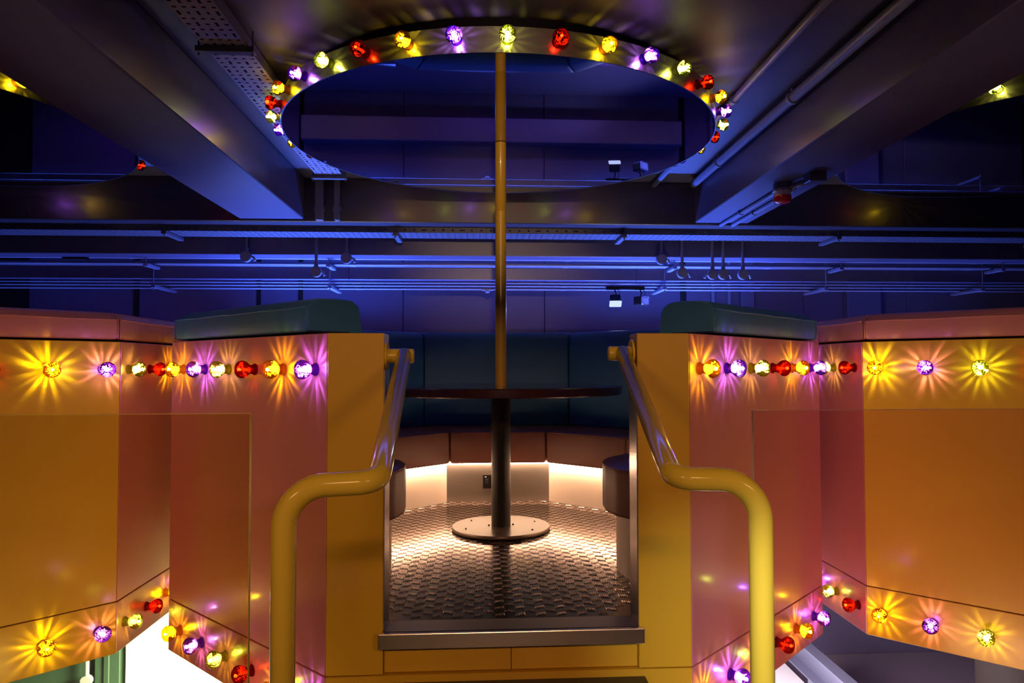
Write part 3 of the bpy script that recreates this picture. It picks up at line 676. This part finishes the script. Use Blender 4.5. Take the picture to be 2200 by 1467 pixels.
# track floodlights and sensor
fl = empty('track_floodlight', (1.23, 2.72, 1.615), 0, 'pair of black track floodlights under the conduits, left head glowing white', 'floodlight')
put('track_bar', box(nb(), -0.18, 0.18, -0.02, 0.02, -0.012, 0.02, 0.003, 1), BLACK, fl)
for x, lens, az in ((-0.10, FLOODON, -0.12), (0.14, FLOODOFF, 0.75)):
    h = put('lamp_head', box(nb(), -0.05, 0.05, -0.05, 0.05, -0.055, 0.03, 0.014, 2), BLACK, fl, loc=(x, -0.02, -0.105))
    ln_ = put('lens', box(nb(), -0.055, 0.055, -0.058, -0.048, -0.052, 0.026, 0.012, 2) if az > 0.5 else box(nb(), -0.056, 0.056, -0.062, 0.03, -0.066, -0.050, 0.008, 2), lens, h)
    h.rotation_euler = (-0.5 if az < 0.5 else 0.0, 0, az)
    b = nb(); sweep(b, [(x, 0, -0.012), (x+0.012, -0.006, -0.045), (x, -0.01, -0.08)], 0.006, 8); put('bracket_arm', b, BLACK, fl, smooth=True)
    b = nb(); sweep(b, fillet([(x+0.03, 0, -0.012), (x+0.055, 0.0, -0.04), (x+0.02, -0.01, -0.08)], [0.02], 5), 0.003, 6); put('flex', b, BLACK, fl, smooth=True)
lo = lamp('flood_beam', 'SPOT', (1.125, 2.68, 1.42), (0.52, 0.55, 1.0), 16, (0.6, 2.2, 0.3), spot_size=math.radians(150), spot_blend=0.5, shadow_soft_size=0.03)
sn = empty('motion_sensor', (-0.06, 2.80, 1.60), 0, 'small domed motion sensor under the conduits left of the pole', 'sensor')
put('base', box(nb(), -0.055, 0.055, -0.02, 0.02, 0.0, 0.014, 0.003, 1), PIPE, sn)
sharp(put('dome', lathe(nb(), [(0.026, 0.0), (0.026, -0.008), (0.020, -0.02), (0, -0.026)], 24), PIPE, sn), 40)
# fittings and pipes on the back wall
for x, r, lab in ((2.242, 0.02, 'vertical pipe on the back wall, inner of two right of the dark gap'), (2.412, 0.018, 'vertical pipe on the back wall, outer of two right of the dark gap')):
    b = nb(); cyl(b, (0, 0, 2.352), (0, 0, 3.9), r, 14); cyl(b, (0, 0, 2.6), (0, 0, 2.65), r*1.3, 14); o = put('wall_pipe', b, PIPE, None, loc=(x, 3.27, ZG)); sharp(o, 40); tag(o, lab, 'pipe')
for x0, x1, lab in ((-1.36, -1.30, 'vertical duct on the cross beam left of the pole, wide one'), (-1.22, -1.18, 'vertical duct on the cross beam left of the pole, narrow one')):
    b = nb(); box(b, x0, x1, 1.50, 1.548, 1.99, ZC-0.001, 0.005, 1); box(b, x0-0.012, x1+0.012, 1.515, 1.548, 2.06, 2.10, 0.004, 1); o = put('wall_duct', b, PIPE); tag(o, lab, 'duct')
b = nb(); box(b, -0.10, 0.10, 0, 0.05, 0, 0.05, 0.004, 1); o = put('lamp_housing', b, BLACK, None, loc=(-3.55, 2.32, 1.80)); tag(o, 'black lamp housing lying on the conduits at far left', 'lamp')

# ------------------------------------------------------------------ lower hall seen under the booths
pt = put('partition', box(nb(), -6, -2.74, 1.62, 1.70, ZG, -0.2, 0.004, 1), GREENW); tag(pt, 'grey green partition below the left booth', kind='structure')
o = put('partition', box(nb(), -2.735, -1.2, 1.60, 1.70, ZG, -0.2, 0.004, 1), WHITE); tag(o, 'bright white partition below the middle booth', kind='structure')
b = nb(); box(b, -0.09, 0.09, -0.03, 0, 0, 1.5, 0.004, 1); box(b, -0.02, 0.02, -0.045, -0.03, 0, 1.5, 0.004, 1); o = put('wall_duct', b, GREENW, None, loc=(-2.86, 1.62, ZG)); tag(o, 'green tinted duct at the edge of the white partition', 'duct')
e = empty('junction_box', (-2.98, 1.56, -1.50+0.11), 0, 'round junction box on a drop conduit low down under the left booth', 'junction box')
b = nb(); cyl(b, (0, 0.004, 0), (0, -0.034, 0), 0.038, 24); put('round_box', b, PIPE, e)
b = nb(); cyl(b, (0, -0.012, 0.03), (0, -0.012, 1.15), 0.014, 12); put('drop_conduit', b, PIPE, e)
ch = empty('steel_channel', (2.36, 0.4, -1.30), 0, 'blue grey steel channel beam below the right of the middle booth', 'steel beam')
put('web', box(nb(), -0.006, 0.006, -1.6, 1.3, -0.10, 0.10), CHAN, ch)
put('flange', box(nb(), -0.09, 0.006, -1.6, 1.3, 0.09, 0.102, 0.002, 1), CHAN, ch)
put('flange', box(nb(), -0.09, 0.006, -1.6, 1.3, -0.102, -0.09, 0.002, 1), CHAN, ch)
b = nb(); cyl(b, (0.006, -0.05, 0.03), (0.012, -0.05, 0.03), 0.045, 24); put('hole_cover', b, DARK, ch)
for yy in (-1.3, 0.9):
    put('leg', box(nb(), -0.05, 0.0, yy, yy+0.05, -0.449, -0.102), CHAN, ch)
o = put('floor_slab', box(nb(), 0.6, 2.33, -1.2, 2.2, ZG, ZG+0.25, 0.01, 1), WHITE); tag(o, 'white painted slab on the lower floor under the middle booth', kind='structure')
# supporting drums under each booth
for cx, cy, lab in ((0, 0, 'dark round support under the middle booth'), (-3.21, -0.03, 'dark round support under the left booth'), (3.2, -0.02, 'dark round support under the right booth')):
    o = put('support_column', lathe(nb(), [(0.45, ZG), (0.45, -0.362), (0, -0.362)], 48), CARC, None, loc=(cx, cy, 0)); sharp(o, 40); tag(o, lab, 'column')
for y in (-5.2, -2.2):
    for x in (-1.6, 1.6):
        pass
